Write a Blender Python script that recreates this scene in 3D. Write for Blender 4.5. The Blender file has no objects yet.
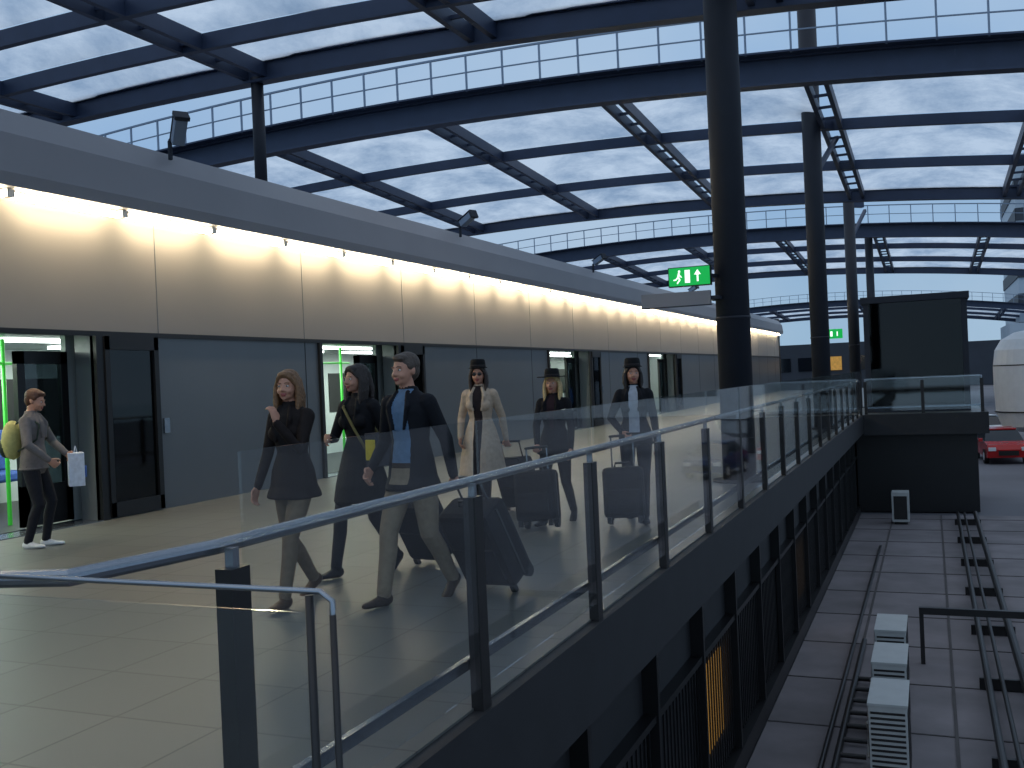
import bpy, math, random, bmesh
from mathutils import Vector as V, Matrix
from mathutils.bvhtree import BVHTree
random.seed(4)
SC=bpy.context.scene
SC.view_settings.view_transform='Standard'
PI=math.pi
# ------------------------------------------------------------------ materials
def srgb(r,g,b):
    f=lambda c:(c/255/12.92 if c<=10 else ((c/255+.055)/1.055)**2.4)
    return (f(r),f(g),f(b),1)
def mat(name,col,rough=.5,metal=0,var=.15,nscale=8,bump=0,emit=None,estr=0,spec=.5):
    m=bpy.data.materials.new(name);m.use_nodes=True
    nt=m.node_tree;p=nt.nodes['Principled BSDF']
    p.inputs['Roughness'].default_value=rough;p.inputs['Metallic'].default_value=metal
    p.inputs['Specular IOR Level'].default_value=spec
    tc=nt.nodes.new('ShaderNodeTexCoord')
    n=nt.nodes.new('ShaderNodeTexNoise');n.inputs['Scale'].default_value=nscale;n.inputs['Detail'].default_value=4
    nt.links.new(tc.outputs['Object'],n.inputs['Vector'])
    r=nt.nodes.new('ShaderNodeValToRGB')
    c=col
    r.color_ramp.elements[0].position=.3;r.color_ramp.elements[1].position=.7
    r.color_ramp.elements[0].color=(c[0]*(1-var),c[1]*(1-var),c[2]*(1-var),1)
    r.color_ramp.elements[1].color=(min(1,c[0]*(1+var)),min(1,c[1]*(1+var)),min(1,c[2]*(1+var)),1)
    nt.links.new(n.outputs['Fac'],r.inputs['Fac']);nt.links.new(r.outputs['Color'],p.inputs['Base Color'])
    if bump:
        b=nt.nodes.new('ShaderNodeBump');b.inputs['Strength'].default_value=bump;b.inputs['Distance'].default_value=.02
        nt.links.new(n.outputs['Fac'],b.inputs['Height']);nt.links.new(b.outputs['Normal'],p.inputs['Normal'])
    if emit:
        p.inputs['Emission Color'].default_value=emit;p.inputs['Emission Strength'].default_value=estr
    return m
def glassmat(name,tint=(.93,.96,.97,1),k=.65,base=.05):
    m=bpy.data.materials.new(name);m.use_nodes=True
    nt=m.node_tree;nt.nodes.clear()
    o=nt.nodes.new('ShaderNodeOutputMaterial');t=nt.nodes.new('ShaderNodeBsdfTransparent');t.inputs[0].default_value=tint
    g=nt.nodes.new('ShaderNodeBsdfGlossy');g.inputs['Roughness'].default_value=.03;g.inputs[0].default_value=(1,1,1,1)
    f=nt.nodes.new('ShaderNodeLayerWeight');f.inputs[0].default_value=.5
    pw=nt.nodes.new('ShaderNodeMath');pw.operation='POWER';pw.inputs[1].default_value=5
    ma=nt.nodes.new('ShaderNodeMath');ma.operation='MULTIPLY_ADD';ma.inputs[1].default_value=k;ma.inputs[2].default_value=base
    x=nt.nodes.new('ShaderNodeMixShader')
    nt.links.new(f.outputs['Facing'],pw.inputs[0]);nt.links.new(pw.outputs[0],ma.inputs[0])
    nt.links.new(ma.outputs[0],x.inputs[0]);nt.links.new(t.outputs[0],x.inputs[1]);nt.links.new(g.outputs[0],x.inputs[2]);nt.links.new(x.outputs[0],o.inputs[0])
    return m
M={}
M['steel']=mat('dark_steel',srgb(30,36,48),.6,.1,.1,3)
M['steel2']=mat('roof_steel',srgb(50,62,86),.5,.2,.1,3)
M['railm']=mat('rail_metal',srgb(150,155,162),.25,.9,.05,3)
M['rail3']=mat('walkway_rail',srgb(125,140,160),.4,.3,.05,3)
M['post']=mat('post_metal',srgb(52,50,50),.4,.5,.1,5)
M['wall']=mat('wall_paint',srgb(146,139,132),.6,0,.03,.7)
M['fascia']=mat('fascia_paint',srgb(142,140,144),.5,0,.04,.8)
M['panel']=mat('grey_panel',srgb(100,104,107),.3,.1,.04,1)
M['black']=mat('black_trim',srgb(20,20,22),.4,0,.1,5)
M['under']=mat('lower_cladding',srgb(34,34,37),.6,0,.15,3)
M['white']=mat('white_paint',srgb(205,208,210),.4,0,.04,3)
M['interior']=mat('train_interior',srgb(160,168,168),.4,0,.05,2)
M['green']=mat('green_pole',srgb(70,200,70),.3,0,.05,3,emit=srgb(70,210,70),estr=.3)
M['seat']=mat('train_seat',srgb(30,60,120),.7,0,.2,20)
M['lamp']=mat('tube_emission',srgb(255,240,205),.5,0,0,1,emit=(1,.86,.58,1),estr=22)
M['lampw']=mat('train_lamp',srgb(240,250,255),.5,0,0,1,emit=(.9,1,.95,1),estr=6)
M['signg']=mat('sign_green',srgb(10,150,60),.4,0,.02,3,emit=srgb(10,165,70),estr=.9)
M['signw']=mat('sign_white',srgb(240,255,240),.4,0,.02,3,emit=(1,1,1,1),estr=1.0)
M['roofg']=mat('lower_roof',srgb(122,116,118),.85,0,.2,1.2,bump=.2)
M['seam']=mat('roof_seam',srgb(78,74,74),.85,0,.2,2)
M['ground']=mat('apron_concrete',srgb(106,106,112),.9,0,.15,.3)
M['ac']=mat('ac_casing',srgb(180,182,180),.5,0,.05,5)
M['glass']=glassmat('balustrade_glass')
M['dglass']=glassmat('dark_glass',(.2,.24,.27,1),.4,.04)
M['lglass']=glassmat('lift_glass',(.12,.17,.19,1),.25,.03)
M['warm']=mat('warm_window',srgb(180,140,70),.5,0,.3,6,emit=srgb(220,160,70),estr=.35)
M['red']=mat('car_red',srgb(170,25,25),.25,0,.05,3)
M['tyre']=mat('tyre',srgb(18,18,18),.8,0,.1,10)
M['carglass']=mat('car_glass',srgb(20,25,32),.1,0,.05,3)
M['blue']=mat('car_blue',srgb(30,50,90),.25,0,.05,3)
M['darkb']=mat('distant_building',srgb(50,56,66),.6,0,.15,.3)
M['wbuild']=mat('white_building',srgb(175,188,200),.6,0,.05,.3)
def tilemat(name,c1,c2,gr,w,h,rough):
    m=bpy.data.materials.new(name);m.use_nodes=True;nt=m.node_tree;p=nt.nodes['Principled BSDF']
    tc=nt.nodes.new('ShaderNodeTexCoord');b=nt.nodes.new('ShaderNodeTexBrick')
    b.offset=0;b.inputs['Color1'].default_value=c1;b.inputs['Color2'].default_value=c2;b.inputs['Mortar'].default_value=gr
    b.inputs['Scale'].default_value=1;b.inputs['Brick Width'].default_value=w;b.inputs['Row Height'].default_value=h
    b.inputs['Mortar Size'].default_value=.008;b.inputs['Mortar Smooth'].default_value=.2
    nt.links.new(tc.outputs['Object'],b.inputs['Vector']);nt.links.new(b.outputs['Color'],p.inputs['Base Color'])
    p.inputs['Roughness'].default_value=rough
    return m
M['tile']=tilemat('floor_tiles',srgb(98,99,95),srgb(90,91,88),srgb(64,64,62),.6,.6,.4)
def etfe():
    m=bpy.data.materials.new('canopy_film');m.use_nodes=True;nt=m.node_tree;nt.nodes.clear()
    o=nt.nodes.new('ShaderNodeOutputMaterial');t=nt.nodes.new('ShaderNodeBsdfTransparent');t.inputs[0].default_value=(.85,.9,.95,1)
    tr=nt.nodes.new('ShaderNodeBsdfTranslucent')
    n=nt.nodes.new('ShaderNodeTexNoise');n.inputs['Scale'].default_value=.6;n.inputs['Detail'].default_value=10;n.inputs['Roughness'].default_value=.65
    tc=nt.nodes.new('ShaderNodeTexCoord');nt.links.new(tc.outputs['Object'],n.inputs['Vector'])
    r=nt.nodes.new('ShaderNodeValToRGB');r.color_ramp.elements[0].color=(.42,.52,.64,1);r.color_ramp.elements[1].color=(.93,.96,.99,1)
    r.color_ramp.elements[0].position=.33;r.color_ramp.elements[1].position=.62
    nt.links.new(n.outputs['Fac'],r.inputs['Fac']);nt.links.new(r.outputs['Color'],tr.inputs[0])
    x=nt.nodes.new('ShaderNodeMixShader');x.inputs[0].default_value=.92
    nt.links.new(t.outputs[0],x.inputs[1]);nt.links.new(tr.outputs[0],x.inputs[2]);nt.links.new(x.outputs[0],o.inputs[0])
    return m
M['etfe']=etfe()
# ------------------------------------------------------------------ mesh builder
class MB:
    def __init__(s): s.v=[];s.f=[];s.m=[]
    def add(s,vs,fs,m=0):
        o=len(s.v);s.v+= [V(a) for a in vs];s.f+=[tuple(i+o for i in f) for f in fs];s.m+=[m]*len(fs)
    def obox(s,c,ax,ay,az,m=0):
        c=V(c);ax=V(ax);ay=V(ay);az=V(az)
        vs=[c+ax*i+ay*j+az*k for i in(-1,1) for j in(-1,1) for k in(-1,1)]
        s.add(vs,[(0,1,3,2),(4,6,7,5),(0,4,5,1),(2,3,7,6),(0,2,6,4),(1,5,7,3)],m)
    def box(s,lo,hi,m=0):
        lo=V(lo);hi=V(hi);c=(lo+hi)/2;h=(hi-lo)/2
        s.obox(c,(h.x,0,0),(0,h.y,0),(0,0,h.z),m)
    def beam(s,a,b,w,h,m=0):
        a=V(a);b=V(b);d=(b-a);L=d.length
        if L<1e-6:return
        d/=L;up=V((0,0,1)) if abs(d.z)<.95 else V((0,1,0))
        sd=d.cross(up).normalized();u=sd.cross(d)
        s.obox((a+b)/2,d*L/2,sd*w/2,u*h/2,m)
    def loft(s,rings,m=0,n=16):
        vs=[];fs=[]
        for c,u,v in rings:
            for i in range(n):
                a=2*PI*i/n;vs.append(V(c)+V(u)*math.cos(a)+V(v)*math.sin(a))
        R=len(rings)
        for r in range(R-1):
            for i in range(n):
                j=(i+1)%n;fs.append((r*n+i,r*n+j,(r+1)*n+j,(r+1)*n+i))
        vs.append(V(rings[0][0]));vs.append(V(rings[-1][0]))
        for i in range(n):
            j=(i+1)%n;fs.append((R*n,j,i));fs.append((R*n+1,(R-1)*n+i,(R-1)*n+j))
        s.add(vs,fs,m)
    def limb(s,pts,rads,m=0,n=14,cap=True):
        pts=[V(p) for p in pts]
        T=[]
        for i in range(len(pts)):
            a=pts[max(0,i-1)];b=pts[min(len(pts)-1,i+1)];T.append((b-a).normalized())
        t=T[0];ref=V((1,0,0)) if abs(t.x)<.8 else V((0,1,0))
        u=(ref-t*ref.dot(t)).normalized();rings=[]
        for i,p in enumerate(pts):
            t=T[i];u=(u-t*u.dot(t)).normalized();v=t.cross(u);r=rads[i]
            if i==0 and cap:
                for q,k in((1,.15),(.87,.5),(.5,.87)):rings.append((p-t*r*q,u*r*k,v*r*k))
            rings.append((p,u*r,v*r))
            if i==len(pts)-1 and cap:
                for q,k in((.5,.87),(.87,.5),(1,.15)):rings.append((p+t*r*q,u*r*k,v*r*k))
        s.loft(rings,m,n)
    def cyl(s,a,b,r,m=0,n=12): s.limb([a,b],[r,r],m,n,cap=False)
    def ell(s,c,r,m=0,X=None,n=16,k=10):
        X=X or Matrix.Identity(3);rings=[]
        ex=X@V((r[0],0,0));ey=X@V((0,r[1],0));ez=X@V((0,0,r[2]))
        for i in range(k+1):
            a=-PI/2+PI*i/k;cs=max(.02,math.cos(a));rings.append((V(c)+ez*math.sin(a),ex*cs,ey*cs))
        s.loft(rings,m,n)
    def build(s,name,mats,parent=None,smooth=False,bevel=0,loc=None):
        me=bpy.data.meshes.new(name);me.from_pydata([tuple(v) for v in s.v],[],s.f)
        for x in mats:me.materials.append(M[x] if isinstance(x,str) else x)
        me.polygons.foreach_set('material_index',s.m)
        if smooth: me.polygons.foreach_set('use_smooth',[True]*len(s.f))
        me.update()
        bm=bmesh.new();bm.from_mesh(me);bmesh.ops.recalc_face_normals(bm,faces=bm.faces);bm.to_mesh(me);bm.free()
        ob=bpy.data.objects.new(name,me);SC.collection.objects.link(ob)
        if parent:ob.parent=parent
        if bevel:
            b=ob.modifiers.new('bevel','BEVEL');b.width=bevel;b.segments=2;b.limit_method='ANGLE'
        if loc:ob.location=loc
        return ob
def empty(name,loc=(0,0,0),rz=0):
    e=bpy.data.objects.new(name,None);e.location=loc;e.rotation_euler=(0,0,rz);e.empty_display_size=.2
    SC.collection.objects.link(e);return e
def one(name,lo,hi,m,parent=None,bevel=0):
    b=MB();b.box(lo,hi);return b.build(name,[m],parent,bevel=bevel)
# ------------------------------------------------------------------ camera & world
cam=bpy.data.cameras.new('camera');co=bpy.data.objects.new('camera',cam);SC.collection.objects.link(co)
cam.lens=35.2;cam.sensor_width=36;cam.clip_start=.05;cam.clip_end=2000
co.matrix_world=Matrix.Translation((0,0,1.5))@Matrix.Rotation(math.radians(22.7),4,'Z')@Matrix.Rotation(math.radians(89.8),4,'X')@Matrix.Rotation(math.radians(-2.5),4,'Z')
SC.camera=co
w=bpy.data.worlds.new('dusk_sky');SC.world=w;w.use_nodes=True;nt=w.node_tree
bg=nt.nodes['Background'];tc=nt.nodes.new('ShaderNodeTexCoord');sp=nt.nodes.new('ShaderNodeSeparateXYZ')
nt.links.new(tc.outputs['Generated'],sp.inputs[0])
rp=nt.nodes.new('ShaderNodeValToRGB');nt.links.new(sp.outputs['Z'],rp.inputs['Fac'])
rp.color_ramp.elements[0].color=srgb(150,182,208);rp.color_ramp.elements[0].position=0
rp.color_ramp.elements[1].color=srgb(208,220,236);rp.color_ramp.elements[1].position=.8
e=rp.color_ramp.elements.new(.2);e.color=srgb(144,178,216)
e=rp.color_ramp.elements.new(.42);e.color=srgb(158,188,220)
nz=nt.nodes.new('ShaderNodeTexNoise');nz.inputs['Scale'].default_value=3;nz.inputs['Detail'].default_value=5
nt.links.new(tc.outputs['Generated'],nz.inputs['Vector'])
mx=nt.nodes.new('ShaderNodeMix');mx.data_type='RGBA'
mp=nt.nodes.new('ShaderNodeMapRange');mp.inputs[1].default_value=.4;mp.inputs[2].default_value=.75;mp.inputs[4].default_value=.45
nt.links.new(nz.outputs['Fac'],mp.inputs[0]);nt.links.new(mp.outputs[0],mx.inputs[0])
nt.links.new(rp.outputs[0],mx.inputs[6]);mx.inputs[7].default_value=srgb(200,216,230)
nt.links.new(mx.outputs[2],bg.inputs[0]);bg.inputs[1].default_value=1.0
# ------------------------------------------------------------------ ground, deck
one('ground',(-120,-20,-3.3),(120,320,-3.05),'ground')
b=MB();b.box((-2.1,-4,-3.05),(3.2,31.9,-3.0))
for i in range(16): b.box((-2.1,1+i*2,-3.0),(3.2,1.03+i*2,-2.99),1)
for x in(-1.2,.1): b.box((x,-4,-3.0),(x+.04,31.9,-2.985),1)
b.build('roof_lower',['roofg','seam'])
b=MB();b.box((-9.45,-4,-.25),(-2.0,70,0));b.box((-2.0,-4,-.25),(2.6,.9,0));b.box((-2.0,.9,-.25),(-1.15,2.05,0));b.box((-2.0,32,-.25),(1.4,37.5,0))
b.build('floor',['tile'])
b=MB();b.box((-2.06,2.06,-.55),(-1.93,32,-.012));b.box((-1.93,31.9,-.62),(1.45,32.0,-.0));b.box((1.4,31.95,-.62),(1.5,37.5,0))
b.build('trim_deck_edge',['under'])
b=MB();b.box((-2.35,2.1,-3.0),(-2.25,70,-.3))
y=2.6
while y<31: b.box((-2.25,y-.03,-3),(-2.12,y+.03,-.55),1);y+=1.75
b.box((-2.25,2.1,-1.3),(-2.14,31.9,-1.24),1)
b.box((-2.25,2.1,-3.0),(-2.11,31.9,-2.75),1)
for i in range(230):
    yy=2.7+i*.12
    if i%15: b.box((-2.2,yy,-2.7),(-2.185,yy+.03,-1.35),1)
for y0 in(4.5,9.7,16.8): b.box((-2.249,y0,-2.4),(-2.23,y0+1.2,-1.5),2)
b.build('wall_lower',['under','black','warm'])
one('wing_support_dark_recess',(-2.2,32.6,-3.0),(1.2,37.3,-.25),'black')  # support block in black; its colour stands in for shade in the recess below
# ------------------------------------------------------------------ left wall with doors
DO=[(5.9,9.35),(14.3,16.9),(25.2,28.6),(35.5,39.5)]
b=MB();y=-4
for a,c in DO+[(70,70)]:
    b.box((-9.75,y,0),(-9.45,a,2.3),1);y=c
b.box((-9.75,-4,2.3),(-9.45,70,3.85),0)
y=-3.0
while y<70:
    b.box((-9.455,y,2.32),(-9.446,y+.012,3.85),1)
    if not any(a-.1<y<c+1.3 for a,c in DO): b.box((-9.455,y,0),(-9.446,y+.02,2.3),2)
    y+=3.37
b.box((-9.46,-4,2.27),(-9.42,70,2.33),2)
b.build('wall_left',['wall','panel','black'])
b=MB()
pr=[(-9.75,3.86),(-9.16,3.86),(-9.13,4.0),(-9.2,4.45),(-9.45,4.78),(-13.2,4.95),(-13.2,4.6),(-9.75,4.0)]
n=len(pr);vs=[(x,-4,z) for x,z in pr]+[(x,70,z) for x,z in pr]
b.add(vs,[(i,(i+1)%n,(i+1)%n+n,i+n) for i in range(n)]+[tuple(range(n)),tuple(range(n,2*n))],0)
b.build('trim_wall_fascia',['fascia','black'])
b=MB();b.box((-13.3,-4,-.2),(-13.1,70,4.9));b.box((-13.3,69.9,-.2),(-9.4,70.1,4.9));b.build('wall_train_hall',['black'])
le=empty('fluorescent_light_strip');b=MB();y=3.0
while y<69:
    b.cyl((-9.3,y+.04,3.785),(-9.3,y+1.62,3.785),.04,0,10);b.box((-9.34,y-.06,3.76),(-9.26,y+.04,3.85),1)
    y+=1.7
b.build('tubes',['lamp','white'],le)
y=3.0
while y<60:
    L=bpy.data.lights.new('wash','AREA');L.shape='RECTANGLE';L.size=.05;L.size_y=1.2;L.energy=12;L.color=(1,.82,.54)
    o=bpy.data.objects.new('wash_light',L);SC.collection.objects.link(o);o.parent=le;o.location=(-9.27,y+.83,3.735)
    o.rotation_euler=(0,math.radians(-12),0);y+=1.7
# ------------------------------------------------------------------ door leaves and train
for i,(a,c) in enumerate(DO):
    e=empty('platform_door' if i==0 else 'platform_door.%03d'%i)
    b=MB();b.box((-9.5,a-.08,0),(-9.40,a,2.27));b.box((-9.5,c,0),(-9.40,c+.12,2.27))
    l0=c+.12;l1=c+1.05
    b.box((-9.44,l0,.02),(-9.38,l0+.08,2.27));b.box((-9.44,l1-.08,.02),(-9.38,l1,2.27));b.box((-9.44,l0,.02),(-9.38,l1,.2));b.box((-9.44,l0,2.1),(-9.38,l1,2.27))
    b.box((-9.43,l0+.08,.2),(-9.42,l1-.08,2.1),1)
    b.box((-9.45,l1+.1,1.0),(-9.42,l1+.2,1.2),2)
    b.box((-9.75,a,-.02),(-9.4,c,.012),2)
    b.build('door_frame',['black','dglass','railm'],e)
te=empty('shuttle_train')
b=MB();b.box((-12.9,2,-.1),(-9.9,42,0.0),1);b.box((-12.95,2,0),(-12.9,42,2.5));b.box((-12.9,2,2.3),(-9.9,42,2.45));b.box((-12.9,1.95,0),(-9.9,2,2.4));b.box((-12.9,42,0),(-9.9,42.05,2.4))
y=3
while y<41: b.box((-12.9,y,.95),(-12.88,y+2.0,1.85),1);y+=2.4
y=2
for a,c in DO+[(42,42)]:
    if y<a: b.box((-9.98,y,0),(-9.9,a,2.3))
    y=c
b.box((-12.9,12.5,0),(-10,12.6,2.3));b.box((-12.9,22,0),(-10,22.1,2.3))
for a,c in DO:
    b.box((-9.95,c-.75,.02),(-9.88,c-.64,2.1),1);b.box((-9.95,c-.1,.02),(-9.88,c,2.1),1);b.box((-9.95,c-.75,1.95),(-9.88,c,2.1),1);b.box((-9.95,c-.75,.02),(-9.88,c,.5),1)
    b.box((-9.93,c-.62,.5),(-9.9,c-.08,1.95),2)
b.build('train_shell',['interior','black','dglass'],te)
b=MB()
for y0 in range(3,41,4):
    b.box((-12.0,y0,2.26),(-11.8,y0+3,2.3),0);b.box((-10.7,y0,2.26),(-10.5,y0+3,2.3),0)
b.build('train_lamps',['lampw'],te)
b=MB()
for py in(6.3,7.2,8.05,8.9,14.7,15.6,16.5,26,27.5,36.5,38.5):
    for px in(-10.45,-11.9): b.cyl((px,py,0),(px,py,2.28),.026)
for y0,y1 in((6.0,9.2),(14.4,16.8),(26,28)):
    for px in(-10.45,-11.9): b.cyl((px,y0,1.98),(px,y1,1.98),.02)
    b.cyl((-10.45,y0+.3,.95),(-10.45,y0+1.3,.95),.018);b.cyl((-10.45,y0+.3,.5),(-10.45,y0+1.3,.5),.018)
b.build('grab_poles',['green'],te,True)
b=MB()
for y0 in(4,5,6,7,8,9,10,14,15,16,26,27,36,37):
    b.box((-12.85,y0,.35),(-12.3,y0+.85,.5));b.box((-12.87,y0,.5),(-12.72,y0+.85,1.1))
b.build('seats',['seat'],te,bevel=.04)
for y0 in(5,8,11,15.5,20,27,37):
    L=bpy.data.lights.new('train_light','AREA');L.size=1.2;L.size_y=2;L.shape='RECTANGLE';L.energy=110;L.color=(.88,1,.88)
    o=bpy.data.objects.new('train_light',L);SC.collection.objects.link(o);o.parent=te;o.location=(-11.3,y0,2.22)
# ------------------------------------------------------------------ cameras on wall top
for i,y0 in enumerate((10.7,19.7,29,42)):
    e=empty('cctv_camera' if i==0 else 'cctv_camera.%03d'%i,(-9.3,y0,4.86))
    b=MB();b.cyl((0,0,-.2),(0,0,.06),.03,0);b.beam((0,0,.05),(.18,-.05,.1),.05,.05,0)
    d=V((.35,-.25,.5)).normalized() if i==0 else V((.5,-.2,.25)).normalized()
    s=d.cross(V((0,0,1))).normalized();u=s.cross(d)
    c=V((.22,-.06,.16));b.obox(c,d*.2,s*.08,u*.07,1);b.obox(c+d*.2,d*.03,s*.1,u*.09,0)
    b.obox(c+u*.09,d*.22,s*.09,u*.01,0)
    b.build('housing',['steel','rail3'],e,bevel=.01)
# ------------------------------------------------------------------ roof
LX=[-24.5,-20,-15.5,-11,-6.5,-2,2.5,7,11.5]
def arch(x,zc): return zc-.004*(x+11)**2
def ribbeam(b,y,zc,h,w,m=0,ib=True):
    N=36;xs=[-26+i*40/N for i in range(N+1)]
    for i in range(N):
        p=V((xs[i],y,arch(xs[i],zc)));q=V((xs[i+1],y,arch(xs[i+1],zc)))
        if ib:
            b.beam(p,q,w*.3,h,m);b.beam(p+V((0,0,h/2)),q+V((0,0,h/2)),w,.05,m);b.beam(p-V((0,0,h/2)),q-V((0,0,h/2)),w,.05,m)
        else: b.beam(p,q,w,h,m)
def ladder(b,x,y0,y1,zc0,zc1,m=0):
    n=max(3,int((y1-y0)/.9))
    for dx in(-.2,.2):
        b.beam((x+dx,y0,arch(x,zc0)),(x+dx,y1,arch(x,zc1)),.1,.26,m)
    for i in range(n+1):
        t=i/n;z=arch(x,zc0+(zc1-zc0)*t);yy=y0+(y1-y0)*t;b.beam((x-.2,yy,z),(x+.2,yy,z),.05,.06,m)
def canopy(idx,y0,y1,npur,zc0,zc1,walk):
    e=empty('roof_canopy' if idx==0 else 'roof_canopy.%03d'%idx)
    b=MB()
    if walk: ribbeam(b,y0,zc0,.55,.35)
    else: ribbeam(b,y0,zc0,.25,.2)
    ribbeam(b,y1,zc1,.36,.25)
    ys=[y0+(y1-y0)*i/npur for i in range(npur+1)];zz=[zc0+(zc1-zc0)*i/npur for i in range(npur+1)]
    for i in range(1,npur): ribbeam(b,ys[i],zz[i],.26,.12,0,False)
    for x in LX: ladder(b,x,y0,y1,zc0,zc1)
    b.build('steel_frame',['steel2'],e)
    b=MB();K=6
    for j in range(npur):
        for a in range(len(LX)-1):
            x0,x1=LX[a]+.22,LX[a+1]-.22;vs=[];fs=[]
            for p in range(K+1):
                for q in range(K+1):
                    u=p/K;v=q/K;x=x0+(x1-x0)*u
                    zc=zz[j]+(zz[j+1]-zz[j])*v
                    vs.append((x,ys[j]+.07+(ys[j+1]-ys[j]-.14)*v,arch(x,zc)+.14+(.28*math.sin(PI*u)**.7*math.sin(PI*v)**.7 if 0<p<K and 0<q<K else 0)))
            for p in range(K):
                for q in range(K): fs.append((p*(K+1)+q,p*(K+1)+q+1,(p+1)*(K+1)+q+1,(p+1)*(K+1)+q))
            b.add(vs,fs,0)
    b.build('film_cushions',['etfe'],e,True)
    if walk:
        b=MB();N=44;P=[]
        for i in range(N+1):
            x=-26+i*40/N;P.append(V((x,y0,arch(x,zc0)+.27)))
        for dy in(-.4,):
            for i in range(N):
                for hz,r in((.85,.03),(.45,.018)): b.beam(P[i]+V((0,dy,hz)),P[i+1]+V((0,dy,hz)),r*1.5,r*1.5,1)
            for i in range(0,N+1): b.beam(P[i]+V((0,dy,0)),P[i]+V((0,dy,.85)),.04,.04,1)
        for i in range(N): b.beam(P[i]+V((0,-.05,.03)),P[i+1]+V((0,-.05,.03)),.8,.04)
        b.build('maintenance_walkway',['steel2','rail3'],e)
canopy(0,1.4,15,8,7.25,7.25,False)
canopy(1,21.5,34.5,3,7.95,7.35,True)
canopy(2,49,63,3,7.95,7.35,True)
canopy(3,108,124,3,7.95,7.35,True)
def column(i,x,y,top,r,base=0):
    e=empty('steel_column' if i==0 else 'steel_column.%03d'%i,(x,y,base))
    b=MB();b.cyl((0,0,0),(0,0,top-base),r,0,28);b.cyl((0,0,0),(0,0,.03),r*1.6,0,28);b.cyl((0,0,2.2),(0,0,2.24),r*1.04,0,28)
    b.build('shaft',['steel'],e,False)
    for p in e.children[0].data.polygons:
        p.use_smooth=len(p.vertices)==4
column(0,-2.45,13.75,11.5,.225);column(1,-2.45,25.4,11,.22);column(2,-2.45,37.4,7.7,.19);column(3,-2.45,50,7.6,.18)
column(4,-11,15,7.15,.11,4.85)
b=MB()
for y,z in((25.4,7.4),(37.4,7.2)):
    b.beam((-2.45,y,z-1.3),(-2.0,y+1.8,z),.1,.1);b.beam((-2.45,y,z),(-2.0,y+.4,z),.15,.2)
b.build('roof_bracket',['steel2'])
# ------------------------------------------------------------------ balustrade
def balustrade(name,a,c,n,glass_top=1.32,rail=1.03,foot=-.25,post=True,side=V((1,0,0)),ext=None):
    e=empty(name);a=V(a);c=V(c);b=MB();g=MB();d=(c-a)/n;dn=d.normalized()
    for i in range(n+1):
        p=a+d*i
        if post:
            b.obox(p+V((0,0,(rail-.06+foot)/2)),dn*.045,side*.03,V((0,0,(rail-.06-foot)/2)),1)
            b.beam(p+V((0,0,rail-.1)),p+V((0,0,rail)),.03,.03,0)
        if i<n:
            g.obox(p+d*.5+V((0,0,(glass_top+.1)/2))+side*.02,dn*(d.length/2-.03),side*.006,V((0,0,(glass_top-.1)/2)),0)
    pts=[a+V((0,0,rail))-side*.06,c+V((0,0,rail))-side*.06]
    if ext:
        pts=[V(q) for q in ext]+pts
        b.beam((pts[0].x+.04,pts[0].y,0),(pts[0].x+.04,pts[0].y,rail-.03),.06,.06,1)
    b.limb(pts,[.024]*len(pts),0,12)
    b.beam(a+V((0,0,.2))-side*.05,c+V((0,0,.2))-side*.05,.03,.05,0)
    b.build('posts_and_rail',['railm','post'],e);g.build('glass_panes',['glass'],e)
balustrade('glass_balustrade',(-1.98,2.47,0),(-1.98,31.9,0),17,ext=[(-2.7,1.97,1.0),(-2.12,1.98,1.03)])
balustrade('glass_balustrade.001',(-1.85,32.1,0),(1.35,32.1,0),2,1.1,1.05,0,True,V((0,-1,0)))
e=empty('return_railing');b=MB()
b.limb([(-1.24,1.88,.98),(-1.24,1.88,1.03),(-1.27,1.88,1.05),(-2.7,1.88,1.05)],[.007]*4,0,10)
b.cyl((-1.24,1.88,0),(-1.24,1.88,1.0),.008,1);b.cyl((-1.30,1.88,0),(-1.30,1.88,1.04),.01,1);b.cyl((-2.6,1.88,0),(-2.6,1.88,1.04),.01,1)
b.build('rail',['railm','post'],e,True)
b=MB();b.box((-2.58,1.88,.08),(-1.32,1.89,1.0));b.build('glass_pane',['glass'],e)
# ------------------------------------------------------------------ lift enclosure
e=empty('lift_enclosure');b=MB()
x0,x1,y0,y1,H=-1.8,1.0,33.2,36.6,3.6
for x in(x0,x1):
    for y in(y0,y1): b.box((x-.08,y-.08,0),(x+.08,y+.08,H))
b.box((x0-.15,y0-.15,H-.2),(x1+.15,y1+.15,H));b.box((x0-.08,y0-.08,0),(x1+.08,y1+.08,.15))
b.box((x0,y1-.1,0),(x1,y1,H))
b.box((-1.5,34.5,.1),(.8,35.8,3.3))
b.build('frame',['steel'],e)
b=MB();b.box((x0,y0,.15),(x1,y0+.02,H-.2));b.box((x0-.01,y0,.15),(x0+.01,y1,H-.2));b.box((x1-.01,y0,.15),(x1+.01,y1,H-.2));b.build('glazing',['lglass'],e)
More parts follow.
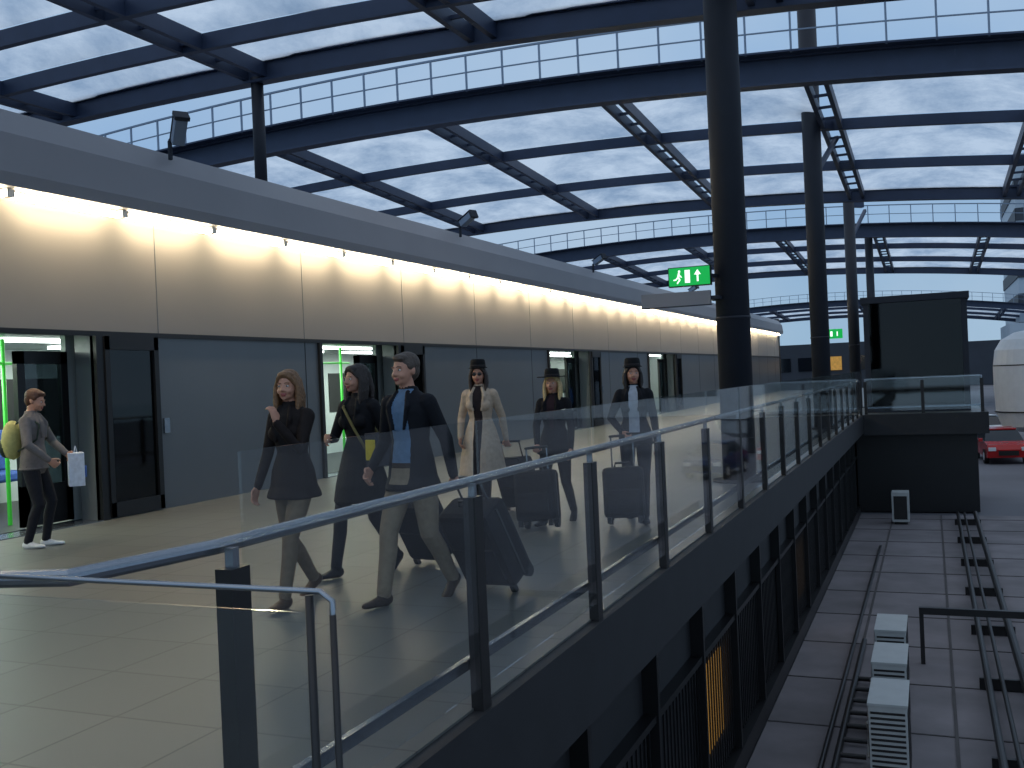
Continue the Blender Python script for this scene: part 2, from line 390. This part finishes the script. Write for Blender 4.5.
# ------------------------------------------------------------------ signs
e=empty('exit_sign',(-2.93,13.4,2.79));e.scale=(1.15,1.15,1.15);b=MB()
b.box((-.25,-.04,-.1),(.23,.04,.11),0);b.box((-.26,-.03,-.11),(.24,.045,.12),2)
z=-.045
b.box((.08,z,-.06),(.10,z+.004,.05),1)
b.add([(.05,z,.02),(.13,z,.02),(.09,z,.08)],[(0,1,2)],1)
b.box((-.06,z,-.07),(-.0,z+.004,.08),1)
b.limb([(-.13,z,.04),(-.14,z,.0),(-.12,z,-.03),(-.15,z,-.07)],[.012,.012,.01,.008],1,6);b.ell((-.125,z,.068),(.014,.004,.014),1)
b.limb([(-.14,z,.0),(-.17,z,-.03),(-.19,z,-.03)],[.01,.008,.008],1,6);b.limb([(-.13,z,.03),(-.1,z,.0)],[.008,.006],1,6)
b.build('sign_face',['signg','signw','black'],e)
b=MB();b.beam((.23,0,0),(.3,.3,0),.04,.04);b.build('bracket',['steel'],e)
e=empty('hanging_sign_board',(-3.12,13.35,2.49));e.scale=(1.15,1.15,1.15);b=MB();b.box((-.42,-.03,-.075),(.4,.03,.085),0);b.box((.36,-.02,-.02),(.5,.35,.02),1);b.box((-.43,-.032,-.085),(.41,.032,-.075),1)
b.build('board',['fascia','steel'],e)
b=MB();b.box((-.2,-.03,-.13),(.2,.03,.13),0);b.box((.05,-.035,-.06),(.08,-.03,.06),1);b.box((-.12,-.035,-.07),(-.06,-.03,.07),1);b.beam((.0,0,.12),(0,.35,.12),.03,.03,2)
b.build('exit_sign.001',['signg','signw','steel'],loc=(-2.4,29.0,2.4))
# ------------------------------------------------------------------ lower roof equipment
for i,y0 in enumerate((11.45,12.7,13.95)):
    e=empty('air_conditioning_unit' if i==0 else 'air_conditioning_unit.%03d'%i,(-.55-.04*i,y0+.3*i,-3.0))
    b=MB();b.box((-.19,-.45,.08),(.19,.45,.97),0);b.box((-.2,-.46,.95),(.2,.46,.98),0)
    for yy in(-.35,.3): b.box((-.19,yy,0),(.19,yy+.06,.08),1)
    for k in range(14): b.box((-.17,-.458,.14+k*.056),(.17,-.45,.165+k*.056),1)
    for k in range(18): b.box((.19,-.4+k*.045,.15),(.196,-.38+k*.045,.9),1)
    b.cyl((-.19,0,.52),(-.205,0,.52),.33,1,28);b.cyl((-.205,0,.52),(-.215,0,.52),.08,0,16)
    for k in range(5): b.cyl((-.212,0,.52),(-.212,.32*math.cos(k*1.257),.52+.32*math.sin(k*1.257)),.02,0,6)
    b.build('casing',['ac','post'],e,bevel=.006)
e=empty('air_conditioning_unit.003',(-.9,30.2,-3.0));b=MB();b.box((-.25,-.3,.08),(.2,.3,.9),0);b.box((-.2,-.31,.15),(.15,-.3,.8),1);b.box((-.2,-.2,0),(.15,.2,.08),1);b.build('casing',['ac','post'],e)
b=MB()
for x,r in((.55,.045),(.72,.03),(1.0,.06)):
    b.cyl((x,2,-2.8),(x,31,-2.8),r)
for y0 in range(3,31,3): b.box((.45,y0,-3),(1.1,y0+.06,-2.84))
b.build('service_pipes',['post'])
b=MB()
for i in range(9): b.cyl((-1.15,10.9+i*.5,-2.93),(-.84,10.9+i*.5,-2.93),.03)
b.cyl((-1.15,10,-2.93),(-1.15,17,-2.93),.04);b.cyl((-1.3,10,-2.94),(-1.3,26,-2.94),.03)
b.build('refrigerant_pipes',['post'])
b=MB();b.beam((-.3,16.1,-2.2),(3.05,16.1,-2.2),.09,.1)
for x in(-.27,1.4,3.0): b.beam((x,16.1,-3),(x,16.1,-2.2),.06,.06)
b.beam((1.15,11.4,-2.95),(1.2,16.1,-2.2),.05,.08);b.beam((1.45,11.4,-2.95),(1.5,16.1,-2.2),.05,.08)
for i in range(10):
    t=i/10;b.beam((1.16+.05*t,11.4+4.7*t,-2.95+.75*t),(1.46+.05*t,11.4+4.7*t,-2.95+.75*t),.03,.03)
b.build('service_stepover',['post'])
one('wall_roof_parapet',(3.1,-2,-3.0),(3.25,31.9,-2.6),'roofg')
# ------------------------------------------------------------------ distant things
b=MB();b.box((8.9,118,-3),(40,140,23),0)
for z in range(1,22,3): b.box((8.8,117.9,z),(8.92,140,z+1.3),1);b.box((8.9,117.8,z),(40,117.95,z+1.3),1)
b.box((7.0,104,-3),(40,118,4.8),0);b.box((6.95,103.9,1),(40,104,2.2),1)
b.build('terminal_building',['wbuild','darkb'])
b=MB();b.box((-40,85,-3),(2.5,100,3.4),0)
for i in range(20): b.box((-38+i*2,84.9,1.2),(-36.6+i*2,85,2.3),1 if i%3 else 2)
b.build('pier_building',['darkb','carglass','warm'])
one('distant_terminal',(-60,200,-3),(90,210,5),'darkb')
def car(name,x,y,rz,paint):
    e=empty(name,(x,y,-3.05),rz);b=MB();wd=.85
    body=[(-2.1,.3),(-2.15,.65),(-2.05,.85),(-1.2,.95),(1.5,.98),(2.05,.9),(2.1,.35)]
    cab=[(-1.15,.94),(-.55,1.38),(.0,1.45),(.9,1.42),(1.65,.97)]
    def ex(p,w0,w1,m,top):
        n=len(p);f=lambda z:w0+(w1-w0)*((z-p[0][1])/max(.01,top-p[0][1]))
        vs=[(-f(z),yy,z) for yy,z in p]+[(f(z),yy,z) for yy,z in p]
        b.add(vs,[(i,(i+1)%n,(i+1)%n+n,i+n) for i in range(n)]+[tuple(range(n)),tuple(range(n,2*n))],m)
    ex(body,wd,wd-.04,0,.98);ex(cab,wd-.06,.62,1,1.45)
    b.box((-.6,-.5,1.41),(.6,.9,1.47),0)
    for s in(-1,1):
        for yy in(-1.35,1.3): b.cyl((s*.7,yy,.32),(s*.88,yy,.32),.32,2,20);b.cyl((s*.88,yy,.32),(s*.89,yy,.32),.18,3,16)
        b.box((s*.65-.15,-2.17,.6),(s*.65+.15,-2.1,.75),3);b.box((s*.92-.08,-.95,.95),(s*.92+.08,-.85,1.08),0)
    b.box((-.4,-2.16,.4),(.4,-2.12,.6),2)
    b.build('body',[paint,'carglass','tyre','white'],e,bevel=.03)
car('car',2.75,50,.1,'red');car('car.001',4.9,44,.1,'blue');car('car.002',2.6,62,.3,'white')
e=empty('passenger_boarding_bridge',(5.1,56,-3.05));b=MB()
rs=[(1.2,.9),(1.9,1.2),(2.15,1.9),(2.2,3.2),(2.2,4.2),(2.1,5.0),(1.8,5.5),(1.2,5.85),(.4,6.0)]
b.loft([((0,0,z),(r,0,0),(0,r,0)) for r,z in rs],0,36)
for z in(1.9,4.2): b.loft([((0,0,z),(2.21,0,0),(0,2.21,0)),((0,0,z+.06),(2.21,0,0),(0,2.21,0))],2,36)
b.cyl((0,0,0),(0,0,1.2),.5,2,20);b.box((1.5,-1.2,2.2),(20,1.4,4.9),0);b.box((1.5,-1.24,3.2),(20,-1.18,4.0),1)
for x in(9,18): b.box((x,-1,0),(x+.4,1.2,2.3),2)
b.build('rotunda_and_tunnel',['white','carglass','post'],e)
# ------------------------------------------------------------------ PEOPLE
CM={}
def cm(rgb,rough=.75):
    k=(rgb,rough)
    if k not in CM: CM[k]=mat('cloth_%d_%d_%d'%rgb,srgb(*rgb),rough,0,.12,25,bump=.15,spec=.2)
    return CM[k]
SKIN=mat('skin',srgb(190,138,114),.5,0,.05,30);LIP=mat('lips',srgb(150,74,70),.4,0,.05,30)
EYEW=mat('eye_white',srgb(215,215,210),.2,0,.02,5);EYED=mat('eye_dark',srgb(30,22,18),.2,0,.02,5)
def ik(a,b_,l1,l2,pole):
    a=V(a);b_=V(b_);d=b_-a;L=d.length
    if L>l1+l2-.005: L=l1+l2-.005;b_=a+d.normalized()*L
    dn=(b_-a).normalized();pr_=(l1*l1-l2*l2+L*L)/(2*L);h=math.sqrt(max(0,l1*l1-pr_*pr_))
    pl=V(pole);pl=(pl-dn*pl.dot(dn)).normalized()
    return a+dn*pr_+pl*h,b_
def remesh(mb,name,vox,mats,parent,override=None,smooth=2):
    tmp=mb.build('tmp',[],None);tmp.data.materials.clear()
    r=tmp.modifiers.new('r','REMESH');r.mode='VOXEL';r.voxel_size=vox
    s=tmp.modifiers.new('s','SMOOTH');s.factor=.5;s.iterations=smooth
    dg=bpy.context.evaluated_depsgraph_get();dg.update();ev=tmp.evaluated_get(dg);me=bpy.data.meshes.new_from_object(ev)
    bpy.data.objects.remove(tmp)
    bvh=BVHTree.FromPolygons([tuple(v) for v in mb.v],mb.f)
    me.materials.clear()
    for x in mats: me.materials.append(x)
    mi=[]
    for p in me.polygons:
        c=p.center;h=bvh.find_nearest(c);k=mb.m[h[2]] if h[2] is not None else 0
        if override: k=override(k,c,p.normal)
        mi.append(k)
    me.polygons.foreach_set('material_index',mi);me.polygons.foreach_set('use_smooth',[True]*len(mi));me.name=name
    ob=bpy.data.objects.new(name,me);SC.collection.objects.link(ob);ob.parent=parent;return ob
def hand(mb,w,d,n,s,curl,k,m):
    w=V(w);d=V(d).normalized();n=V(n);n=(n-d*n.dot(d)).normalized();s=V(s);s=(s-d*s.dot(d)-n*s.dot(n)).normalized()
    mb.loft([(w-d*.02*k,s*.024*k,n*.021*k),(w,s*.027*k,n*.02*k),(w+d*.03*k,s*.036*k,n*.017*k),(w+d*.07*k,s*.042*k,n*.015*k),(w+d*.095*k,s*.04*k,n*.011*k)],m,14)
    for i,L in enumerate((.072,.082,.077,.06)):
        p=w+d*.088*k+s*(.032-.0215*i)*k;pts=[p];a=0;dd=d
        for q in(.42,.32,.26):
            a+=curl*(1.0 if q>.4 else 1.1);dd=d*math.cos(a)+n*math.sin(a)+s*(.06-.04*i);p=p+dd.normalized()*L*q*k;pts.append(p)
        mb.limb(pts,[.0095*k,.009*k,.0085*k,.007*k],m,8)
    p=w+d*.022*k+s*.028*k;t1=p+(s*.75+d*.65+n*.2)*.035*k;t2=t1+(s*.25+d*.85+n*.45)*.032*k;t3=t2+(d*.8+n*.6-s*.1)*.024*k
    mb.limb([p,t1,t2,t3],[.014*k,.0115*k,.010*k,.008*k],m,8)
def person(name,loc,rz,c):
    e=empty(name,loc,rz);H=c['H'];k=H/1.75;fem=c.get('fem',False);mb=MB()
    mats=[cm(c['jacket']),cm(c['jacket']),cm(c['shirt']),cm(c['trousers']),SKIN,cm(c['shoes'],.4),LIP,cm(c.get('skirt',c['jacket']))]
    ln=c.get('lean',0)
    def P(x,y,z):
        return V((x*k,(y-ln*max(0,z-.9))*k,z*k))
    f=.9 if fem else 1.0;wst=.86 if fem else 1
    X=V((1,0,0));Y=V((0,1,0))
    prof=[(.82,.13*1.1,.10,0),(.88,.168,.122,0),(.95,.172*(1.06 if fem else 1),.122,0),(1.05,.157,.112,0),(1.13,.148*wst,.105*wst,0),(1.24,.165*f,.115,-.003),(1.34,.182*f,.12,-.003),(1.41,.182*f,.108,.003),(1.455,.14*f,.085,.006),(1.485,.085,.065,.008),(1.51,.06,.055,.008)]
    mb.loft([(P(0,yc,z),X*rx*k,Y*ry*k) for z,rx,ry,yc in prof],0,28)
    if fem:
        for s in(-1,1): mb.ell(P(s*.075,-.085,1.28),(.07*k,.055*k,.065*k),0)
    for s in(-1,1): mb.ell(P(s*.165*f,.003,1.405),(.062*k,.062*k,.06*k),0)
    mb.limb([P(0,.01,1.46),P(0,.002,1.5),P(0,-.012,1.57)],[.058*k*f,.053*k*f,.052*k*f],4)
    mb.loft([(P(0,.012,1.475),X*.078*k,Y*.07*k),(P(0,.012,1.515),X*.068*k,Y*.064*k)],7,20)
    for s in(-1,1): mb.limb([P(s*.05,-.06,1.48),P(s*.085,-.118,1.38),P(s*.05,-.128,1.22)],[.014*k,.02*k,.01*k],1,8)
    hem=c.get('hem')
    fl,fr=c['feet']
    if hem:
        ym=(min(fl[1],fr[1])+max(fl[1],fr[1]))/2*(1.13-hem)*.5
        sp_=abs(fl[1]-fr[1])*.5*(1.0-hem)*.9
        flare=c.get('flare',.04)
        mb.loft([(P(0,0,1.13),X*.15*wst*k,Y*.108*wst*k),(P(0,0,1.0),X*.178*k,Y*.13*k),(P(0,ym*.4,.88),X*(.185+flare*.3)*k,Y*(.138+sp_*.4)*k),(P(0,ym*.8,(hem+.88)/2),X*(.19+flare*.7)*k,Y*(.145+sp_*.8)*k),(P(0,ym,hem),X*(.195+flare)*k,Y*(.15+sp_)*k),(P(0,ym,hem-.01),X*(.185+flare)*k,Y*(.14+sp_)*k)],7 if c.get('skirt') else 0,28)
    for s,ft in((1,fl),(-1,fr)):
        hip=P(s*.09,0,.9);an=V((ft[0]*k,ft[1]*k,(.085+ft[2])*k))
        kn,an=ik(hip,an,.43*k,.415*k,(s*.08,-1,0))
        tr=c.get('leg',1.0);mid=(hip*.5+kn*.5);cal=kn*.65+an*.35+Y*.012*k
        lm=c.get('legmat',3)
        mb.limb([hip,mid,kn,cal,an*.9+kn*.1,an*1.0],[.093*k,.08*k*tr,.06*k*tr,.057*k*tr,.047*k*tr,.047*k*tr],lm,16)
        pitch=ft[3] if len(ft)>3 else 0
        fd=V((s*.12,-math.cos(pitch),-math.sin(pitch))).normalized();up=V((0,-math.sin(pitch),math.cos(pitch)));sd=fd.cross(up).normalized()
        base=an-up*.05*k
        mb.loft([(base-fd*.065*k,sd*.012*k,up*.012*k),(base-fd*.058*k,sd*.03*k,up*.034*k),(base-fd*.02*k,sd*.037*k,up*.05*k),(base+fd*.04*k-up*.004*k,sd*.04*k,up*.04*k),(base+fd*.11*k-up*.012*k,sd*.047*k,up*.025*k),(base+fd*.165*k-up*.014*k,sd*.042*k,up*.02*k),(base+fd*.195*k-up*.016*k,sd*.018*k,up*.012*k)],5,16)
    hp={}
    for s,key in((1,'handL'),(-1,'handR')):
        h=c[key];sh=P(s*.175*f,.003,1.40);w=P(*h['p']);el,w=ik(sh,w,.29*k,.255*k,h.get('pole',(s*.4,1,0)))
        q=1.12*(.9 if fem else 1)
        mb.limb([sh,sh*.5+el*.5,el,el*.45+w*.55,w],[.058*k*q,.05*k*q,.044*k*q,.039*k*q,.032*k*q],1,14)
        d=(w-el).normalized()
        if 'd' in h: d=V(h['d']).normalized()
        hand(mb,w+d*.012*k,d,h.get('n',(-s,0,0)),h.get('s',(0,-1,0)),h.get('curl',.35),k*(.93 if fem else 1.03),4)
        hp[key]=w+d*.095*k+V(h.get('n',(-s,0,0))).normalized()*.025
    hy=c.get('hyaw',0);hpz=c.get('hpitch',0)
    HM=Matrix.Translation(P(0,-.022,1.525))@Matrix.Rotation(hy,4,'Z')@Matrix.Rotation(hpz,4,'X')@Matrix.Rotation(c.get('htilt',0),4,'Y')@Matrix.Scale(k*1.0,4)
    R3=HM.to_3x3().normalized();sc=k
    def hE(cc,r,m=4): mb.ell(HM@V(cc),tuple(a*sc for a in r),m,R3,20,12)
    hE((0,.015,.135),(.076,.094,.09));hE((0,-.02,.09),(.065,.072,.09));hE((0,-.03,.04),(.05,.055,.038));hE((0,-.068,.018),(.022,.02,.017))
    mb.limb([HM@V((0,-.086,.116)),HM@V((0,-.098,.095)),HM@V((0,-.108,.078))],[.007*sc,.009*sc,.012*sc],4,10)
    for s in(-1,1):
        hE((s*.012,-.098,.073),(.009,.009,.008));hE((s*.033,-.066,.07),(.024,.022,.024));hE((s*.03,-.078,.127),(.024,.012,.007));hE((s*.077,.012,.1),(.009,.019,.03))
    hE((0,-.088,.047),(.024,.009,.0055),6);hE((0,-.087,.038),(.02,.009,.006),6)
    op=c.get('open');bz=c.get('belt',.985)
    def ov(kk,cc,nn):
        if op and kk in(0,7) and nn.y<-.1 and cc.y<0:
            z=cc.z/k
            if op[0]<z<op[1]:
                wv=op[2]+(op[3]-op[2])*(z-op[0])/(op[1]-op[0])
                if abs(cc.x/k)<wv: return 2 if z>bz else (5 if z>bz-.035 else 3)
        return kk
    remesh(mb,'body',.0072,mats,e,ov)
    fb=MB()
    for s in(-1,1):
        fb.ell(HM@V((s*.031,-.0795,.108)),(.0125*sc,.008*sc,.0075*sc),0,R3);fb.ell(HM@V((s*.031,-.0855,.108)),(.0058*sc,.004*sc,.0058*sc),1,R3)
        fb.limb([HM@V((s*.014,-.09,.129)),HM@V((s*.032,-.091,.134)),HM@V((s*.05,-.08,.129))],[.0028*sc]*3,2,6)
    hcol=mat('hair_'+name,srgb(*c['hair']),.55,0,.3,60,bump=.5)
    if c.get('shades'):
        for s in(-1,1): fb.ell(HM@V((s*.031,-.092,.107)),(.024*sc,.006*sc,.018*sc),1,R3);fb.limb([HM@V((s*.053,-.085,.11)),HM@V((s*.08,.01,.11))],[.003*sc]*2,1,6)
        fb.limb([HM@V((-.01,-.1,.112)),HM@V((.01,-.1,.112))],[.003*sc]*2,1,6)
    fb.build('eyes',[EYEW,EYED,hcol],e,True)
    hb=MB()
    def hh(cc,r): hb.ell(HM@V(cc),tuple(a*sc for a in r),0,R3,20,12)
    hh((0,.028,.153),(.085,.1,.086));hh((0,.055,.11),(.075,.065,.085));hh((0,-.035,.193),(.062,.052,.03));hh((.02,-.055,.185),(.035,.03,.018))
    for s in(-1,1): hh((s*.072,.0,.14),(.014,.034,.035))
    st=c.get('hairstyle','short')
    if st=='long':
        L=c.get('hlen',.16)
        for s in(-1,1):
            for j in range(3):
                yo=j*.03
                hb.limb([HM@V((s*.066,-.02+yo,.17)),HM@V((s*.088,-.015+yo,.09)),HM@V((s*(.09),-.02+yo,.0)),HM@V((s*.085,-.05+yo,-L))],[.016*sc,.022*sc,.024*sc,.01*sc],0,10)
        for j in range(-3,4): hb.limb([HM@V((j*.02,.09,.15)),HM@V((j*.024,.105,.03)),HM@V((j*.026,.10,-L-.02))],[.02*sc,.026*sc,.014*sc],0,10)
        for s in(-1,1): hb.limb([HM@V((s*.01,-.06,.205)),HM@V((s*.05,-.065,.17)),HM@V((s*.074,-.035,.12))],[.012*sc,.014*sc,.012*sc],0,8)
    remesh(hb,'hair',.007,[hcol],e,None,2)
    if c.get('hat'):
        t=MB();HB=c.get('brim',.165);rs=[(HB,.176),(HB+.002,.182),(HB-.01,.188),(.105,.184),(.095,.19),(.092,.23),(.085,.265),(.07,.28),(.04,.272),(.005,.266)]
        ux=R3@V((1,0,0));uy=R3@V((0,1,0));rings=[((HM@V((0,.01,.178))),ux*.09*sc,uy*.1*sc)]
        for r,z in rs: rings.append((HM@V((0,.008,z)),ux*r*sc*.95,uy*r*sc*1.05))
        t.loft(rings,0,32);t.loft([(HM@V((0,.008,.192)),ux*.094*sc*.95,uy*.094*sc*1.06),(HM@V((0,.008,.212)),ux*.094*sc*.95,uy*.094*sc*1.06)],1,32)
        t.build('hat',[cm((18,18,20)),cm((50,45,45))],e,True)
    if c.get('backpack'):
        t=MB();t.ell(P(0,.22,1.2),(.15*k,.11*k,.22*k),0);t.ell(P(0,.3,1.12),(.11*k,.06*k,.12*k),1)
        for s in(-1,1): t.limb([P(s*.08,.14,1.38),P(s*.1,.02,1.475),P(s*.11,-.125,1.36),P(s*.13,-.1,1.2),P(s*.15,.1,1.08)],[.014*k]*5,1,8)
        remesh(t,'backpack',.012,[cm((190,185,120)),cm((60,70,60))],e)
    if c.get('strap'):
        t=MB();t.limb([P(-.12,.0,1.47),P(-.06,-.125,1.4),P(.08,-.14,1.2),P(.19,-.1,1.0),P(.24,-.02,.95)],[.012*k]*5,0,8);t.limb([P(-.12,.0,1.47),P(-.02,.13,1.3),P(.18,.12,1.05),P(.24,.02,.95)],[.012*k]*4,0,8)
        t.build('bag_strap',[cm((120,110,70))],e,True)
        t=MB();t.obox(P(.27,-.04,1.05),(.06,0,0),(0,.13,0),(0,0,.13));t.obox(P(.27,-.175,1.05),(.05,0,0),(0,.005,0),(0,0,.08),1);t.build('shoulder_bag',[cm((60,60,66)),cm((215,195,60))],e,bevel=.02)
    if c.get('carrier'):
        t=MB();cc=V(c['carrier'])*k;t.obox(cc,(.11,.05,0),(-.03,.07,0),(0,0,.17),0);t.obox(cc+V((.0,-.072,-.03)),(.08,.0,0),(0,.006,0),(0,0,.06),1)
        t.limb([cc+V((-.05,0,.16)),cc+V((0,0,.24)),cc+V((.05,0,.16))],[.006]*3,0,6)
        t.build('shopping_bag',[cm((205,210,220)),cm((60,100,170))],e,bevel=.015)
    Mw=Matrix.Translation(loc)@Matrix.Rotation(rz,4,'Z')
    return e,Mw,hp
NS=[0]
def suitcase(Mw,handp,wheel,col,wd=.42,dp=.24,hh_=.6,name='wheeled_suitcase'):
    nm=name if NS[0]==0 else name+'.%03d'%NS[0];NS[0]+=1
    a=Mw@V(wheel);h=Mw@handp;z=(h-a);L=z.length;z.normalize()
    x=(Mw.to_3x3()@V((1,0,0)));x=(x-z*x.dot(z)).normalized();y=z.cross(x)
    R=Matrix((x,y,z)).transposed().to_4x4();e=empty(nm);e.matrix_world=Matrix.Translation(a)@R
    b=MB();b.box((-wd/2,-dp/2,.05),(wd/2,dp/2,.05+hh_),0);b.build('shell',[cm(col)],e,bevel=.045)
    b=MB()
    for s in(-1,1):
        b.cyl((s*.11,dp/2-.05,.05+hh_-.02),(s*.11,dp/2-.05,L-.01),.009,0,8)
        b.cyl((s*(wd/2-.05)-.02,dp/2-.03,.02),(s*(wd/2-.05)+.02,dp/2-.03,.02),.045,1,18);b.box((s*(wd/2-.05)-.03,dp/2-.07,.02),(s*(wd/2-.05)+.03,dp/2,.08),1)
        b.box((s*(wd/2-.05)-.02,-dp/2+.01,.0),(s*(wd/2-.05)+.02,-dp/2+.05,.06),1)
    b.limb([(-.115,dp/2-.05,L),(0,dp/2-.05,L+.004),(.115,dp/2-.05,L)],[.014]*3,1,10)
    b.limb([(-.08,0,.05+hh_),(-.07,0,.09+hh_),(.07,0,.09+hh_),(.08,0,.05+hh_)],[.012]*4,1,8)
    b.box((-wd/2+.05,-dp/2-.02,.14),(wd/2-.05,-dp/2+.01,.05+hh_*.55),2);b.box((-wd/2-.004,-.01,.08),(wd/2+.004,.01,.02+hh_),1)
    b.build('handle_and_wheels',['railm','black',cm((30,30,34))],e,bevel=.004)
    return e
STR=[( .09,-.26,0,0),(-.09,.28,.05,.55)]
STL=[( .09,.28,.05,.55),(-.09,-.26,0,0)]
pullL={'p':(.27,.16,.80),'pole':(.6,1,.1),'curl':.9,'n':(0,.3,.0),'s':(-1,0,0),'d':(.05,.35,-1)}
swL={'p':(.24,-.14,.86),'curl':.4};swR={'p':(-.24,-.14,.86),'curl':.4}
BK=(24,24,28)
e,Mw,hp=person('walking_man',(-3.35,6.15,0),-.2,dict(H=1.72,jacket=(24,25,31),shirt=(92,118,146),trousers=(134,118,98),shoes=(50,38,30),hair=(78,66,58),feet=STL,handL=pullL,handR={'p':(-.24,-.16,.95),'curl':.6,'n':(1,0,0)},open=(.84,1.5,.085,.07),hem=.80,flare=.01,hyaw=-.1,lean=.03,leg=1.12))
suitcase(Mw,hp['handL'],(.30,.60,.045),BK,.46,.27,.62)
e,Mw,hp=person('walking_woman',(-4.2,5.95,0),-.1,dict(H=1.64,fem=True,jacket=(34,27,26),shirt=(30,28,30),trousers=(118,102,84),shoes=(80,60,44),hair=(122,88,58),hairstyle='long',feet=STR,handL={'p':(.07,-.24,1.36),'pole':(.5,0,-1),'d':(-.2,-.1,1),'n':(-1,0,0),'s':(0,1,.1),'curl':.5},handR=swR,hyaw=.3,open=(1.0,1.5,.03,.06),hem=.8,flare=.02))
e,Mw,hp=person('walking_woman.001',(-4.25,6.95,0),-.2,dict(H=1.68,fem=True,jacket=BK,shirt=(40,40,46),trousers=(30,30,36),shoes=(20,20,20),hair=(40,30,26),hairstyle='long',feet=STL,handL=pullL,handR={'p':(-.12,-.26,1.15),'pole':(-.6,.2,-1),'curl':.6},strap=True,hem=.62,flare=.05,hyaw=-.2))
suitcase(Mw,hp['handL'],(.28,.58,.045),BK,.4,.24,.55)
e,Mw,hp=person('walking_woman.002',(-4.62,10.1,0),.15,dict(H=1.70,fem=True,jacket=(190,168,146),shirt=(40,32,34),trousers=(34,32,38),shoes=(30,26,26),hair=(48,34,28),hairstyle='long',hlen=.08,feet=STR,handL=pullL,handR={'p':(-.22,-.1,.92),'curl':.5,'pole':(-.5,1,0)},open=(.5,1.5,.04,.055),hem=.5,flare=.08,hat=True,brim=.11,shades=True,hyaw=.1))
suitcase(Mw,hp['handL'],(.3,.62,.045),(30,28,34),.42,.25,.58)
e,Mw,hp=person('walking_woman.003',(-3.62,9.75,0),0,dict(H=1.56,fem=True,jacket=(22,20,24),shirt=(46,30,36),trousers=(20,20,24),shoes=(16,16,18),hair=(206,176,122),hairstyle='long',hlen=.14,feet=STL,handL=swL,handR={'p':(-.12,-.3,.86),'pole':(-1,.3,0),'curl':.9,'n':(0,0,-1),'s':(1,0,0),'d':(.2,-1,-.3)},open=(1.1,1.5,.02,.06),hem=.82,flare=.03,hat=True,brim=.185,hyaw=.1))
suitcase(Mw,V((-.08,-.42,.82)),(-.02,-.5,.045),(20,20,24),.42,.24,.5)
e,Mw,hp=person('walking_woman.004',(-2.83,10.0,0),.2,dict(H=1.63,fem=True,jacket=(24,24,28),shirt=(176,180,188),trousers=(40,40,48),shoes=(20,20,22),hair=(30,24,22),hairstyle='long',hlen=.05,feet=STR,handL=swL,handR={'p':(-.12,-.26,1.0),'pole':(-1,.3,-.3),'curl':.7,'n':(1,0,0)},open=(.9,1.5,.06,.05),hem=.86,flare=.02,hat=True,brim=.11,hyaw=.2))
suitcase(Mw,V((-.12,-.36,.9)),(-.1,-.42,.045),(28,28,32),.4,.24,.5)
person('standing_passenger',(-8.55,7.6,0),2.0,dict(H=1.62,jacket=(112,106,104),shirt=(90,90,90),trousers=(34,34,40),shoes=(210,210,210),hair=(84,50,32),feet=[(.09,-.06,0,0),(-.09,.06,0,0)],handL={'p':(.14,-.3,1.02),'pole':(.8,.3,-.5),'curl':.8,'n':(-1,0,0)},handR={'p':(-.2,-.24,.98),'pole':(-.8,.3,-.3),'curl':.8,'n':(1,0,0)},backpack=True,hem=.88,flare=.0,hpitch=.25,carrier=(.1,-.42,.84)))
